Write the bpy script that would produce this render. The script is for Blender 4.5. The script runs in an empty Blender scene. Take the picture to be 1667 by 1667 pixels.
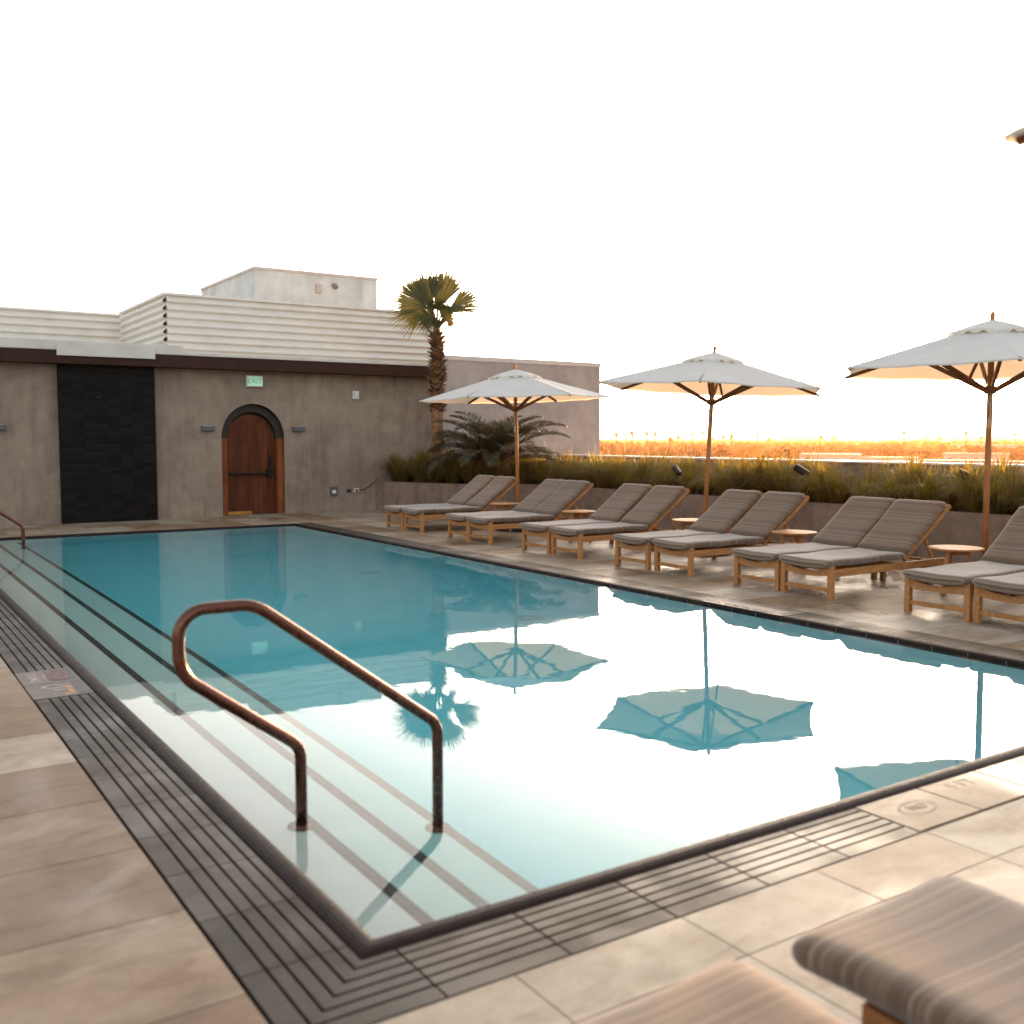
import bpy, bmesh, math, random
from mathutils import Vector, Matrix, noise
R=math.radians; random.seed(7)
sc=bpy.context.scene
# ---------------------------------------------------------------- camera
cam=bpy.data.cameras.new('camera'); co=bpy.data.objects.new('camera',cam); sc.collection.objects.link(co)
co.location=(0,0,1.6); co.rotation_euler=(R(90-4.157),0,R(-33.42))
cam.sensor_width=36; cam.lens=35.65; cam.clip_start=.05; cam.clip_end=20000
cam.dof.use_dof=True; cam.dof.focus_distance=12; cam.dof.aperture_fstop=2.0
sc.camera=co
# ---------------------------------------------------------------- world, sun, exposure
SUN_EL=R(3.0); SUN_AZ=R(52.0)
w=bpy.data.worlds.new('World'); sc.world=w; w.use_nodes=True
nt=w.node_tree; bg=nt.nodes['Background']
sky=nt.nodes.new('ShaderNodeTexSky'); sky.sky_type='NISHITA'; sky.sun_disc=False
sky.sun_elevation=SUN_EL; sky.sun_rotation=SUN_AZ; sky.air_density=.65; sky.dust_density=4.0; sky.ozone_density=1.0
hsv=nt.nodes.new('ShaderNodeHueSaturation'); hsv.inputs['Saturation'].default_value=.45
mul=nt.nodes.new('ShaderNodeMix'); mul.data_type='RGBA'; mul.blend_type='MULTIPLY'; mul.inputs[0].default_value=1
mul.inputs[7].default_value=(1.0,.945,.875,1)
nt.links.new(sky.outputs[0],hsv.inputs['Color']); nt.links.new(hsv.outputs[0],mul.inputs[6]); nt.links.new(mul.outputs[2],bg.inputs[0])
bg.inputs[1].default_value=.15
sl=bpy.data.lights.new('sun','SUN'); sl.energy=2.2; sl.angle=R(.5); sl.color=(1.0,.56,.24)
so=bpy.data.objects.new('sun',sl); sc.collection.objects.link(so)
sd=Vector((math.sin(SUN_AZ)*math.cos(SUN_EL),math.cos(SUN_AZ)*math.cos(SUN_EL),math.sin(SUN_EL)))
so.rotation_euler=sd.to_track_quat('Z','Y').to_euler()
sc.view_settings.view_transform='Standard'; sc.view_settings.look='None'; sc.view_settings.gamma=1
sc.view_settings.exposure=3.12
sc.cycles.max_bounces=14; sc.cycles.diffuse_bounces=6; sc.cycles.glossy_bounces=5; sc.cycles.transmission_bounces=12; sc.cycles.volume_bounces=1; sc.cycles.sample_clamp_indirect=6
sc.cycles.use_denoising=True
# ---------------------------------------------------------------- helpers
C=sc.collection
def tag(o,label=None,cat=None,group=None,kind=None):
    if label: o['label']=label
    if cat: o['category']=cat
    if group: o['group']=group
    if kind: o['kind']=kind
    return o
def empty(name,loc=(0,0,0),rz=0):
    o=bpy.data.objects.new(name,None); C.objects.link(o); o.location=loc; o.rotation_euler=(0,0,rz); o.empty_display_size=.1
    return o
def copy_tree(o,parent=None):
    c=o.copy(); C.objects.link(c)
    if parent: c.parent=parent
    for ch in list(o.children): copy_tree(ch,c)
    return c
class MB:
    def __init__(s): s.v=[]; s.f=[]; s.t=[]; s.uv=[]
    def quad(s,pts,tone=.5,uv=None):
        n=len(s.v); s.v+= [tuple(p) for p in pts]; s.f.append(tuple(range(n,n+len(pts)))); s.t.append(tone); s.uv.append(uv)
    def prism(s,poly,z0,z1,tone=.5,bottom=True):
        n=len(s.v); k=len(poly)
        s.v+=[(p[0],p[1],z0) for p in poly]+[(p[0],p[1],z1) for p in poly]
        fs=[tuple(range(n+k,n+2*k))]+([tuple(range(n+k-1,n-1,-1))] if bottom else [])
        fs+=[(n+i,n+(i+1)%k,n+k+(i+1)%k,n+k+i) for i in range(k)]
        for f in fs: s.f.append(f); s.t.append(tone); s.uv.append(None)
    def box(s,x0,x1,y0,y1,z0,z1,tone=.5):
        s.prism([(x0,y0),(x1,y0),(x1,y1),(x0,y1)],z0,z1,tone)
    def beam(s,a,b,w,h,up=(0,0,1),tone=.5,w2=None,h2=None):
        a=Vector(a); b=Vector(b); d=(b-a).normalized(); u=Vector(up)
        sd_=d.cross(u).normalized(); u=sd_.cross(d).normalized(); w2=w2 or w; h2=h2 or h
        n=len(s.v)
        for p,ww,hh in ((a,w,h),(b,w2,h2)):
            for i,j in ((-1,-1),(1,-1),(1,1),(-1,1)): s.v.append(tuple(p+sd_*i*ww/2+u*j*hh/2))
        for f in ((3,2,1,0),(4,5,6,7),(0,1,5,4),(1,2,6,5),(2,3,7,6),(3,0,4,7)):
            s.f.append(tuple(n+i for i in f)); s.t.append(tone); s.uv.append(None)
    def tube(s,pts,r,seg=12,tone=.5,cap=True):
        pts=[Vector(p) for p in pts]; n=len(s.v); m=len(pts); rr=r if isinstance(r,(list,tuple)) else [r]*m
        up=None
        for i,p in enumerate(pts):
            d=(pts[min(i+1,m-1)]-pts[max(i-1,0)]).normalized()
            if up is None: up=Vector((0,0,1)) if abs(d.z)<.9 else Vector((1,0,0))
            a=d.cross(up).normalized(); up=a.cross(d).normalized()
            for k in range(seg):
                t=2*math.pi*k/seg; s.v.append(tuple(p+a*math.cos(t)*rr[i]+up*math.sin(t)*rr[i]))
        for i in range(m-1):
            for k in range(seg):
                s.f.append((n+i*seg+k,n+i*seg+(k+1)%seg,n+(i+1)*seg+(k+1)%seg,n+(i+1)*seg+k)); s.t.append(tone); s.uv.append(None)
        if cap:
            s.f.append(tuple(n+k for k in range(seg-1,-1,-1))); s.t.append(tone); s.uv.append(None)
            s.f.append(tuple(n+(m-1)*seg+k for k in range(seg))); s.t.append(tone); s.uv.append(None)
    def lathe(s,prof,cx=0,cy=0,seg=24,tone=.5):
        n=len(s.v); m=len(prof)
        for r,z in prof:
            for k in range(seg):
                t=2*math.pi*k/seg; s.v.append((cx+r*math.cos(t),cy+r*math.sin(t),z))
        for i in range(m-1):
            for k in range(seg):
                s.f.append((n+i*seg+k,n+i*seg+(k+1)%seg,n+(i+1)*seg+(k+1)%seg,n+(i+1)*seg+k)); s.t.append(tone); s.uv.append(None)
        s.f.append(tuple(n+k for k in range(seg-1,-1,-1))); s.t.append(tone); s.uv.append(None)
        s.f.append(tuple(n+(m-1)*seg+k for k in range(seg))); s.t.append(tone); s.uv.append(None)
    def grid(s,P,uvs=None,tone=.5,closed=False):
        n=len(s.v); m=len(P); k=len(P[0])
        for row in P: s.v+=[tuple(p) for p in row]
        for i in range(m-1):
            for j in range(k if closed else k-1):
                j2=(j+1)%k
                s.f.append((n+i*k+j,n+i*k+j2,n+(i+1)*k+j2,n+(i+1)*k+j)); s.t.append(tone)
                s.uv.append(None if uvs is None else (uvs[i][j],uvs[i][j+1],uvs[i+1][j+1],uvs[i+1][j]))
    def build(s,name,mat,parent=None,smooth=False,bevel=0,solid=0):
        me=bpy.data.meshes.new(name); me.from_pydata(s.v,[],s.f)
        at=me.attributes.new('tone','FLOAT','FACE'); at.data.foreach_set('value',s.t)
        if any(u is not None for u in s.uv):
            ul=me.uv_layers.new(name='UVMap'); i=0
            for p,u in zip(me.polygons,s.uv):
                for j,li in enumerate(p.loop_indices):
                    ul.data[li].uv=u[j] if u is not None else (0,0)
        if smooth: me.polygons.foreach_set('use_smooth',[True]*len(me.polygons))
        me.materials.append(mat); me.update()
        o=bpy.data.objects.new(name,me); C.objects.link(o)
        if parent: o.parent=parent
        if solid:
            m=o.modifiers.new('solid','SOLIDIFY'); m.thickness=solid
        if bevel:
            m=o.modifiers.new('bevel','BEVEL'); m.width=bevel; m.segments=2; m.limit_method='ANGLE'; m.angle_limit=R(40)
            m.harden_normals=False
        return o
def text(body,name,size,mat,parent,loc,rot,ext=.002,align='CENTER'):
    cu=bpy.data.curves.new(name,'FONT'); cu.body=body; cu.size=size; cu.extrude=ext; cu.align_x=align; cu.align_y='CENTER'; cu.materials.append(mat)
    o=bpy.data.objects.new(name,cu); C.objects.link(o); o.location=loc; o.rotation_euler=rot
    me=bpy.data.meshes.new_from_object(o); bpy.data.objects.remove(o); me.name=name
    o=bpy.data.objects.new(name,me); C.objects.link(o); o.location=loc; o.rotation_euler=rot
    if parent: o.parent=parent
    return o
# ---------------------------------------------------------------- materials
class NT:
    def __init__(s,name):
        s.m=bpy.data.materials.new(name); s.m.use_nodes=True; s.t=s.m.node_tree; s.b=s.t.nodes['Principled BSDF']; s.o=s.t.nodes['Material Output']
        s.tc=s.t.nodes.new('ShaderNodeTexCoord')
    def n(s,ty,**k):
        x=s.t.nodes.new('ShaderNode'+ty)
        for a,b in k.items():
            if a.startswith('i_'): x.inputs[a[2:].replace('_',' ')].default_value=b
            else: setattr(x,a,b)
        return x
    def l(s,a,b): s.t.links.new(a,b)
    def noise(s,scale,detail=4,rough=.55,vec=None,sc3=None,dist=0):
        v=vec or s.tc.outputs['Object']
        if sc3:
            mp=s.n('Mapping'); mp.inputs['Scale'].default_value=sc3; s.l(v,mp.inputs['Vector']); v=mp.outputs[0]
        x=s.n('TexNoise'); x.inputs['Scale'].default_value=scale; x.inputs['Detail'].default_value=detail; x.inputs['Roughness'].default_value=rough; x.inputs['Distortion'].default_value=dist
        s.l(v,x.inputs['Vector']); return x.outputs['Fac']
    def ramp(s,fac,stops):
        r=s.n('ValToRGB'); e=r.color_ramp.elements
        while len(e)<len(stops): e.new(.5)
        for el,(p,c) in zip(e,stops): el.position=p; el.color=(c if len(c)==4 else (*c,1))
        s.l(fac,r.inputs[0]); return r.outputs[0]
    def math(s,op,a,b=None,clamp=False):
        x=s.n('Math',operation=op,use_clamp=clamp)
        for i,q in enumerate((a,b)):
            if q is None: continue
            if isinstance(q,(int,float)): x.inputs[i].default_value=q
            else: s.l(q,x.inputs[i])
        return x.outputs[0]
    def mix(s,fac,a,b,blend='MIX'):
        x=s.n('Mix',data_type='RGBA',blend_type=blend)
        for i,q in ((0,fac),(6,a),(7,b)):
            if isinstance(q,(int,float)): x.inputs[i].default_value=q
            elif isinstance(q,tuple): x.inputs[i].default_value=(*q,1) if len(q)==3 else q
            else: s.l(q,x.inputs[i])
        return x.outputs[2]
    def attr(s,name='tone'):
        a=s.n('Attribute'); a.attribute_name=name; return a.outputs['Fac']
    def bump(s,h,strength=.3,dist=.01,normal=None):
        b=s.n('Bump'); b.inputs['Strength'].default_value=strength; b.inputs['Distance'].default_value=dist; s.l(h,b.inputs['Height'])
        if normal: s.l(normal,b.inputs['Normal'])
        s.l(b.outputs[0],s.b.inputs['Normal']); return b.outputs[0]
    def set(s,**k):
        for a,b in k.items():
            i=s.b.inputs[{'col':'Base Color','rough':'Roughness','metal':'Metallic','spec':'Specular IOR Level','ec':'Emission Color','es':'Emission Strength','coat':'Coat Weight','trans':'Transmission Weight','ior':'IOR'}[a]]
            if isinstance(b,(int,float)): i.default_value=b
            elif isinstance(b,tuple): i.default_value=(*b,1) if len(b)==3 else b
            else: s.l(b,i)
        return s
def simple(name,col,rough=.6,metal=0,var=.12,scale=8,bump=0,spec=.5):
    m=NT(name); f=m.noise(scale,5)
    c=m.ramp(f,[(.3,tuple(x*(1-var) for x in col)),(.7,tuple(min(1,x*(1+var)) for x in col))])
    m.set(col=c,metal=metal,spec=spec); rr=m.math('MULTIPLY_ADD',m.noise(scale*2.3,3),.25); 
    rr.node.inputs[2].default_value=rough-.12; m.set(rough=rr)
    if bump: m.bump(m.noise(scale*6,4),bump,.004)
    return m.m
def mat_tile():
    m=NT('travertine_tile'); t=m.attr()
    big=m.noise(1.3,6,.62,dist=.6); fine=m.noise(26,5,.6)
    base=m.ramp(t,[(0,(.215,.142,.090)),(.3,(.32,.238,.165)),(.55,(.395,.325,.25)),(.8,(.35,.305,.245)),(1,(.47,.42,.355))])
    vein=m.ramp(m.noise(2.2,7,.65,sc3=(1,2.4,1),dist=1.2),[(.32,(.72,.66,.6)),(.5,(1,1,1)),(.72,(1.08,1.05,1.0))])
    c=m.mix(1.0,base,vein,'MULTIPLY')
    blot=m.ramp(big,[(.36,(.78,.70,.62)),(.6,(1.06,1.05,1.03))]); c=m.mix(1.0,c,blot,'MULTIPLY')
    pit=m.ramp(m.noise(38,5,.7),[(.30,(.45,.36,.30)),(.38,(1,1,1))]); c=m.mix(.75,c,pit,'MULTIPLY'); gr=m.ramp(m.noise(9,6,.7),[(.35,(.86,.83,.80)),(.62,(1.06,1.05,1.04))]); c=m.mix(.9,c,gr,'MULTIPLY')
    m.set(col=c); rr=m.ramp(m.noise(.9,5,.6,dist=.8),[(.34,(.20,.20,.20)),(.46,(.48,.48,.48)),(.66,(.62,.62,.62))]); m.set(rough=rr,spec=.38)
    m.bump(fine,.12,.004); return m.m
def mat_grate():
    m=NT('grating_stone'); t=m.attr()
    base=m.ramp(t,[(0,(.034,.026,.020)),(.5,(.055,.043,.034)),(.97,(.088,.071,.056)),(1,(.62,.58,.52))])
    f=m.ramp(m.noise(7,6,.65,dist=.5),[(.3,(.7,.68,.66)),(.6,(1.1,1.08,1.05))])
    c=m.mix(1.0,base,f,'MULTIPLY')
    m.set(col=c,rough=m.ramp(m.noise(2.2,5,.6),[(.35,(.3,.3,.3)),(.65,(.6,.6,.6))]),spec=.3); m.bump(m.noise(40,4),.15,.003); return m.m
def mat_stucco(name,col,sc=1.0,st=.5):
    m=NT(name); a=m.noise(.9*sc,6,.6,dist=.8); b=m.noise(4*sc,6,.65,dist=.4)
    c=m.ramp(a,[(.3,tuple(x*.76 for x in col)),(.52,col),(.72,tuple(min(1,x*1.16) for x in col))])
    c=m.mix(1.0,c,m.ramp(b,[(.3,(.86,.85,.84)),(.65,(1.08,1.07,1.06))]),'MULTIPLY')
    c=m.mix(.8 if st>.3 else .25,c,m.ramp(m.noise(3,5,.6,sc3=(1.6,1.6,.25)),[(.32,(.76,.73,.71)),(.5,(.98,.98,.98)),(.7,(1.05,1.05,1.05))]),'MULTIPLY')
    m.set(col=c,rough=.85,spec=.25); m.bump(m.noise(70,5,.7),st,.006); return m.m
def mat_wood(name,c1,c2,scale=18,rough=.5,sc3=(.12,1,1)):
    m=NT(name); g=m.noise(scale,6,.6,sc3=sc3,dist=.6)
    c=m.ramp(g,[(.3,c1),(.52,tuple((a+b)/2 for a,b in zip(c1,c2))),(.7,c2)])
    c=m.mix(.7,c,m.ramp(m.noise(1.7,4),[(.35,(.8,.78,.76)),(.65,(1.1,1.08,1.05))]),'MULTIPLY')
    m.set(col=c,rough=rough+.05,spec=.18); m.bump(g,.12,.003); return m.m
def mat_fabric():
    m=NT('striped_lounger_fabric'); uv=m.tc.outputs['UV']
    sep=m.n('SeparateXYZ'); m.l(uv,sep.inputs[0]); u=sep.outputs[0]
    n1=m.n('TexNoise',noise_dimensions='1D'); n1.inputs['Scale'].default_value=1; n1.inputs['Detail'].default_value=0
    m.l(m.math('MULTIPLY',u,55),n1.inputs['W'])
    st=m.ramp(n1.outputs['Fac'],[(.57,(0,0,0)),(.62,(1,1,1)),(.70,(0,0,0))])
    n2=m.n('TexNoise',noise_dimensions='1D'); n2.inputs['Scale'].default_value=1; n2.inputs['Detail'].default_value=1
    m.l(m.math('MULTIPLY',u,17),n2.inputs['W'])
    dk=m.ramp(n2.outputs['Fac'],[(.38,(.8,.8,.8)),(.6,(1.08,1.08,1.08))])
    weave=m.noise(420,2,.5); 
    c=m.mix(m.math('MULTIPLY',st,.75),(.148,.095,.062),(.40,.31,.225))
    c=m.mix(1.0,c,dk,'MULTIPLY'); c=m.mix(.5,c,m.ramp(weave,[(.3,(.7,.7,.7)),(.7,(1.25,1.25,1.25))]),'MULTIPLY')
    m.set(col=c,rough=.85,spec=.2); m.b.inputs['Sheen Weight'].default_value=.45
    m.bump(m.math('ADD',weave,m.math('MULTIPLY',m.noise(9,3),1.5)),.35,.004); return m.m
def mat_canvas():
    m=NT('umbrella_canvas'); c=m.ramp(m.noise(3,4),[(.3,(.76,.76,.73)),(.7,(.84,.84,.81))])
    m.set(col=c,rough=.8,spec=.2); m.bump(m.noise(6,4,.6),.3,.02)
    tr=m.n('BsdfTranslucent'); tr.inputs[0].default_value=(.80,.66,.48,1); mx=m.n('MixShader'); mx.inputs[0].default_value=.30
    m.l(m.b.outputs[0],mx.inputs[1]); m.l(tr.outputs[0],mx.inputs[2]); m.l(mx.outputs[0],m.o.inputs['Surface']); return m.m
def mat_leaf(name,c1,c2,trc,amt=.35,rough=.55):
    m=NT(name); t=m.attr(); c=m.ramp(t,[(0,c1),(1,c2)]); m.set(col=c,rough=rough,spec=.3)
    tr=m.n('BsdfTranslucent'); m.l(m.mix(.5,c,trc),tr.inputs[0]); mx=m.n('MixShader'); mx.inputs[0].default_value=amt
    m.l(m.b.outputs[0],mx.inputs[1]); m.l(tr.outputs[0],mx.inputs[2]); m.l(mx.outputs[0],m.o.inputs['Surface']); return m.m
def mat_black_tile():
    m=NT('black_shower_tile'); mp=m.n('Mapping'); mp.inputs['Rotation'].default_value=(R(90),0,0); m.l(m.tc.outputs['Object'],mp.inputs[0])
    b=m.n('TexBrick'); m.l(mp.outputs[0],b.inputs['Vector']); b.offset=0; b.inputs['Scale'].default_value=1; b.inputs['Brick Width'].default_value=.215; b.inputs['Row Height'].default_value=.075; b.inputs['Mortar Size'].default_value=.004
    b.inputs['Color1'].default_value=(.0025,.0025,.0025,1); b.inputs['Color2'].default_value=(.010,.009,.009,1); b.inputs['Mortar'].default_value=(.003,.003,.003,1)
    m.set(col=b.outputs[0],rough=.5,spec=.12); m.bump(b.outputs['Fac'],-.4,.003); return m.m
def mat_plaster(name,col):
    m=NT(name); c=m.ramp(m.noise(3,5),[(.3,tuple(x*.93 for x in col)),(.7,col)]); m.set(col=c,rough=.7,spec=.3); return m.m
def mat_water():
    m=NT('pool_water'); m.t.nodes.remove(m.b)
    g=m.n('BsdfGlass'); g.inputs['Roughness'].default_value=0; g.inputs['IOR'].default_value=1.333; g.inputs[0].default_value=(1,1,1,1)
    n1=m.noise(1.1,3,.5,sc3=(1,1,1)); n2=m.noise(5.5,2,.5,sc3=(1,1.3,1))
    h=m.math('ADD',m.math('ADD',m.math('MULTIPLY',n1,1.0),m.math('MULTIPLY',n2,.18)),m.math('MULTIPLY',m.noise(16,2,.5),.035))
    b=m.n('Bump'); b.inputs['Strength'].default_value=1; b.inputs['Distance'].default_value=.0013; m.l(h,b.inputs['Height']); m.l(b.outputs[0],g.inputs['Normal'])
    m.l(g.outputs[0],m.o.inputs['Surface'])
    va=m.n('VolumeAbsorption'); va.inputs[0].default_value=(.02,.85,.94,1); va.inputs[1].default_value=.43; m.l(va.outputs[0],m.o.inputs['Volume']); return m.m
M=dict(faint=simple('faint_tan_marking',(.33,.26,.20),.6), faintr=simple('faint_red_marking',(.40,.27,.20),.6),
 
 tile=mat_tile(), grate=mat_grate(), bar=simple('coping_glazed_tile',(.022,.011,.009),.5,0,.25,14,.08,.16),
 trough=simple('dark_trough',(.012,.010,.009),.8), grout=simple('deck_grout',(.13,.10,.08),.9),
 stucco=mat_stucco('brown_stucco',(.30,.232,.182)), planter=mat_stucco('planter_stucco',(.235,.17,.135),1.4),
 gray=mat_stucco('grey_render',(.42,.375,.35),.5,.2), white=mat_stucco('white_render',(.72,.75,.73),.5,.15),
 fascia=simple('brown_fascia_metal',(.040,.016,.010),.6,0,.15,3,0,.2), louvre=simple('cream_louvre_metal',(.78,.73,.66),.45,0,.06,2),
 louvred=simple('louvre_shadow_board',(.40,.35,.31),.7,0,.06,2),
 membrane=simple('white_roof_membrane',(.66,.62,.56),.6,0,.08,3), cap=simple('light_parapet_cap',(.62,.56,.52),.45,0,.08,4),
 blacktile=mat_black_tile(), door=mat_wood('red_brown_door_wood',(.055,.015,.007),(.16,.045,.015),14,.42,(1,1,.08)),
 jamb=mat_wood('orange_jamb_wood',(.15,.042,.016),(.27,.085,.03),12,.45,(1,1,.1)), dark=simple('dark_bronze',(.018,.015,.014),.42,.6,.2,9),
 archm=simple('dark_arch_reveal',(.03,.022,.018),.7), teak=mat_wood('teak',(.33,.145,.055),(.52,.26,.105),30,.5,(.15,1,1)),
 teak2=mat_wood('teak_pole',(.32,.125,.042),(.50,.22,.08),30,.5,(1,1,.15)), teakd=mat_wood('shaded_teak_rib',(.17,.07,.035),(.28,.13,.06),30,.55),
 fabric=mat_fabric(), canvas=mat_canvas(), rail=simple('bronze_handrail',(.15,.068,.048),.26,.9,.2,10), glow_brass=simple('glow_brass',(.75,.38,.10),.3,1,.1,10),
 plaster=mat_plaster('pool_plaster',(.80,.84,.82)), step=mat_plaster('pool_step_plaster',(.74,.74,.68)), stripe=simple('brown_step_edging',(.055,.035,.028),.5,0,.3,40),
 water=mat_water(), black=simple('black_plastic',(.016,.015,.015),.45), grey_metal=simple('grey_metal_box',(.10,.11,.12),.45,.3,.2,20,.2),
 whitepl=simple('white_plastic',(.66,.63,.58),.4), gold=simple('golden_grass_stalk',(.72,.46,.22),.7),
 cityground=simple('dry_city_ground',(.26,.18,.125),.95,0,.35,.02), hill=simple('distant_hill',(.10,.09,.08),.95,0,.2,.002),
 roof=simple('pale_roof',(.5,.43,.38),.8,0,.2,.3), housew=simple('pale_house_wall',(.55,.47,.40),.8,0,.15,.2), window=simple('dark_window',(.03,.035,.04),.2),
 rock=simple('asphalt_building',(.25,.22,.2),.9,0,.1,.3), red=simple('red_sign_paint',(.26,.07,.05),.5), offw=simple('off_white_sign_paint',(.45,.37,.30),.55),
 orange=simple('orange_sign_paint',(.38,.19,.08),.5), soil=simple('planter_soil',(.05,.033,.022),.95), blackm=simple('black_sign_tile',(.02,.018,.018),.35), greym=simple('grey_sign_tile',(.13,.105,.088),.45),
)
M['grass']=mat_leaf('fountain_grass_blades',(.022,.031,.008),(.155,.135,.030),(.62,.42,.06),.38)
M['frond']=mat_leaf('palm_frond_green',(.035,.044,.014),(.090,.098,.032),(.24,.21,.06),.17)
M['sago']=mat_leaf('date_palm_green',(.022,.024,.012),(.085,.078,.045),(.2,.17,.08),.15)
M['dryfrond']=mat_leaf('dry_palm_leaf',(.12,.06,.03),(.25,.14,.07),(.4,.22,.1),.12)
M['trunk']=simple('palm_trunk_fibre',(.24,.12,.055),.9,0,.4,16,.6)
M['boot']=mat_leaf('palm_boot_brown',(.10,.05,.028),(.34,.20,.115),(.4,.2,.1),.1,.8)
M['plume']=mat_leaf('grass_seed_plumes',(.55,.42,.28),(.75,.6,.42),(.8,.6,.35),.5)
M['fartree']=mat_leaf('distant_tree_foliage',(.012,.012,.007),(.075,.062,.03),(.2,.15,.05),.08,.9)
def glow(name,col,s):
    m=NT(name); m.set(col=col,ec=col,es=s,rough=.4); return m.m
M['exitwhite']=glow('exit_sign_lit_panel',(.45,.75,.58),.035); M['exitgreen']=glow('exit_sign_green',(.05,.42,.22),.02)
# ---------------------------------------------------------------- pool, deck
PX0,PX1,PY0,PY1=1.36,6.95,2.855,17.9
BW=.085; GW=.34
OX0,OX1,OY0,OY1=PX0-BW-GW-.02,PX1+BW+GW,PY0-BW-GW+.005,PY1+BW+.18
def st(o): return tag(o,kind='structure')
m=MB()
def tiles(x0,x1,y0,y1,ox,dx,oy,dy,lo=0,hi=1):
    g=.0028
    i0=math.floor((x0-ox)/dx); i1=math.ceil((x1-ox)/dx); j0=math.floor((y0-oy)/dy); j1=math.ceil((y1-oy)/dy)
    for i in range(i0,i1):
        for j in range(j0,j1):
            a=max(x0,ox+i*dx)+g; b=min(x1,ox+(i+1)*dx)-g; c=max(y0,oy+j*dy)+g; d=min(y1,oy+(j+1)*dy)-g
            if b-a<.03 or d-c<.03: continue
            m.prism([(a,c),(b,c),(b,d),(a,d)],-.012,0,lo+(hi-lo)*random.random(),False)
tiles(-4.2,OX0,OY0,PY1+.6,OX0-1.27*3,1.27,2.775-.631*3,.631,-.05,.85)
tiles(-4.2,14,2.135,OY0,.946-.67*8,.67,2.135,.31,.35,1)
tiles(-4.2,14,-4,2.135,.946-.67*8,.67,2.135-.63*10,.63,.35,1)
tiles(OX1,14,OY0,PY1+.6,OX1,.665,2.435,.66,.0,1.15)
tiles(OX0,OX1,OY1,PY1+.6,OX0,.67,OY1,.41,.0,.9)
tiles(-4.2,14,PY1+.6,20.62,OX0-.67*8,.67,PY1+.6,.70,.0,.9)
st(m.build('pool_deck',M['tile']))
m=MB()
for a in ((-4.3,OX0,-4,20.7),(OX1,14,-4,20.7),(OX0,OX1,-4,OY0),(OX0,OX1,OY1,20.7)): m.box(a[0],a[1],a[2],a[3],-1.61,-.006)
st(m.build('deck_slab',M['grout']))
m=MB()
for a in ((OX0,PX0-BW,OY0,OY1),(PX1+BW,OX1,OY0,OY1),(PX0-BW,PX1+BW,OY0,PY0-BW),(PX0-BW,PX1+BW,PY1+BW,OY1)): m.box(a[0]-.001,a[1]+.001,a[2]-.001,a[3]+.001,-.3,-.045)
st(m.build('overflow_channel',M['trough']))
# grooved overflow grating: mitred rings of stone strips cut into panels
m=MB()
fr=[0,.045,.102,.159,.216,.273,GW+.02]   # distance of groove lines from the coping
YJ=[2.87+.415*k for k in range(0,37)]; XJ=[1.388+.443*k for k in range(0,13)]
MK_L=(6.70,7.55); MK_F=(3.603,4.93); MK_R=(6.2,7.1)
def ring(side,d0,d1,a,b,tone):
    g=.0055
    d0+=g; d1-=g
    def L(d): return (PX0-BW-d*.985)
    def F(d): return (PY0-BW-d*.93)
    def Rr(d): return (PX1+BW+d)
    def K(d): return (PY1+BW+d*.5)
    if side=='L': lo=lambda d:max(a,F(d)); hi=lambda d:min(b,K(d)); P=[(L(d1),lo(d1)),(L(d0),lo(d0)),(L(d0),hi(d0)),(L(d1),hi(d1))]
    if side=='R': lo=lambda d:max(a,F(d)); hi=lambda d:min(b,K(d)); P=[(Rr(d0),lo(d0)),(Rr(d1),lo(d1)),(Rr(d1),hi(d1)),(Rr(d0),hi(d0))]
    if side=='F': lo=lambda d:max(a,L(d)); hi=lambda d:min(b,Rr(d)); P=[(lo(d1),F(d1)),(hi(d1),F(d1)),(hi(d0),F(d0)),(lo(d0),F(d0))]
    if side=='K': lo=lambda d:max(a,L(d)); hi=lambda d:min(b,Rr(d)); P=[(lo(d0),K(d0)),(hi(d0),K(d0)),(hi(d1),K(d1)),(lo(d1),K(d1))]
    m.prism(P,-.042,.001,tone)
for side,J,lo_,hi_,mk in (('L',YJ,-9,99,MK_L),('R',YJ,-9,99,MK_R),('F',XJ,-9,99,MK_F),('K',XJ,-9,99,None)):
    edges=[lo_]+J+[hi_]
    if mk: edges=sorted([e for e in edges if not(mk[0]-.05<e<mk[1]+.05)]+list(mk))
    for e0,e1 in zip(edges[:-1],edges[1:]):
        if mk and abs(e0-mk[0])<1e-6: continue
        base=random.random()*.7
        jg=.004 if side=='F' else .0018
        for k in range(6):
            a=e0+jg; b=e1-jg; tn=min(.95,base+random.random()*.25)
            ring(side,fr[k],fr[k+1],a,b,tn)
st(m.build('overflow_grating',M['grate'],bevel=.0015))
# rounded dark coping tile round the water
m=MB()
prof=[(0,-.16),(0,-.004),(.004,.006),(.014,.013),(.030,.017),(.050,.016),(.068,.010),(.080,.0),(.085,-.012),(.085,-.16)]
def pf(t):
    rows=[]
    for d,z in prof:
        rows.append([(PX0-d,PY0-d,z),(PX1+d,PY0-d,z),(PX1+d,PY1+d,z),(PX0-d,PY1+d,z)])
    return rows
rows=pf(0); n=len(m.v)
segs=[]
for side in range(4):
    L_=(PX1-PX0) if side%2==0 else (PY1-PY0); N=int(L_/.30)
    for q in range(N):
        t0=q/N; t1=(q+1)/N; gg=.0012/L_
        P=[]
        for tt in (t0+gg,t1-gg):
            P.append([Vector(r[side]).lerp(Vector(r[(side+1)%4]),tt) for r in rows])
        m.grid(P,tone=random.random())
st(m.build('pool_coping',M['bar'],smooth=False))
m=MB(); 
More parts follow.
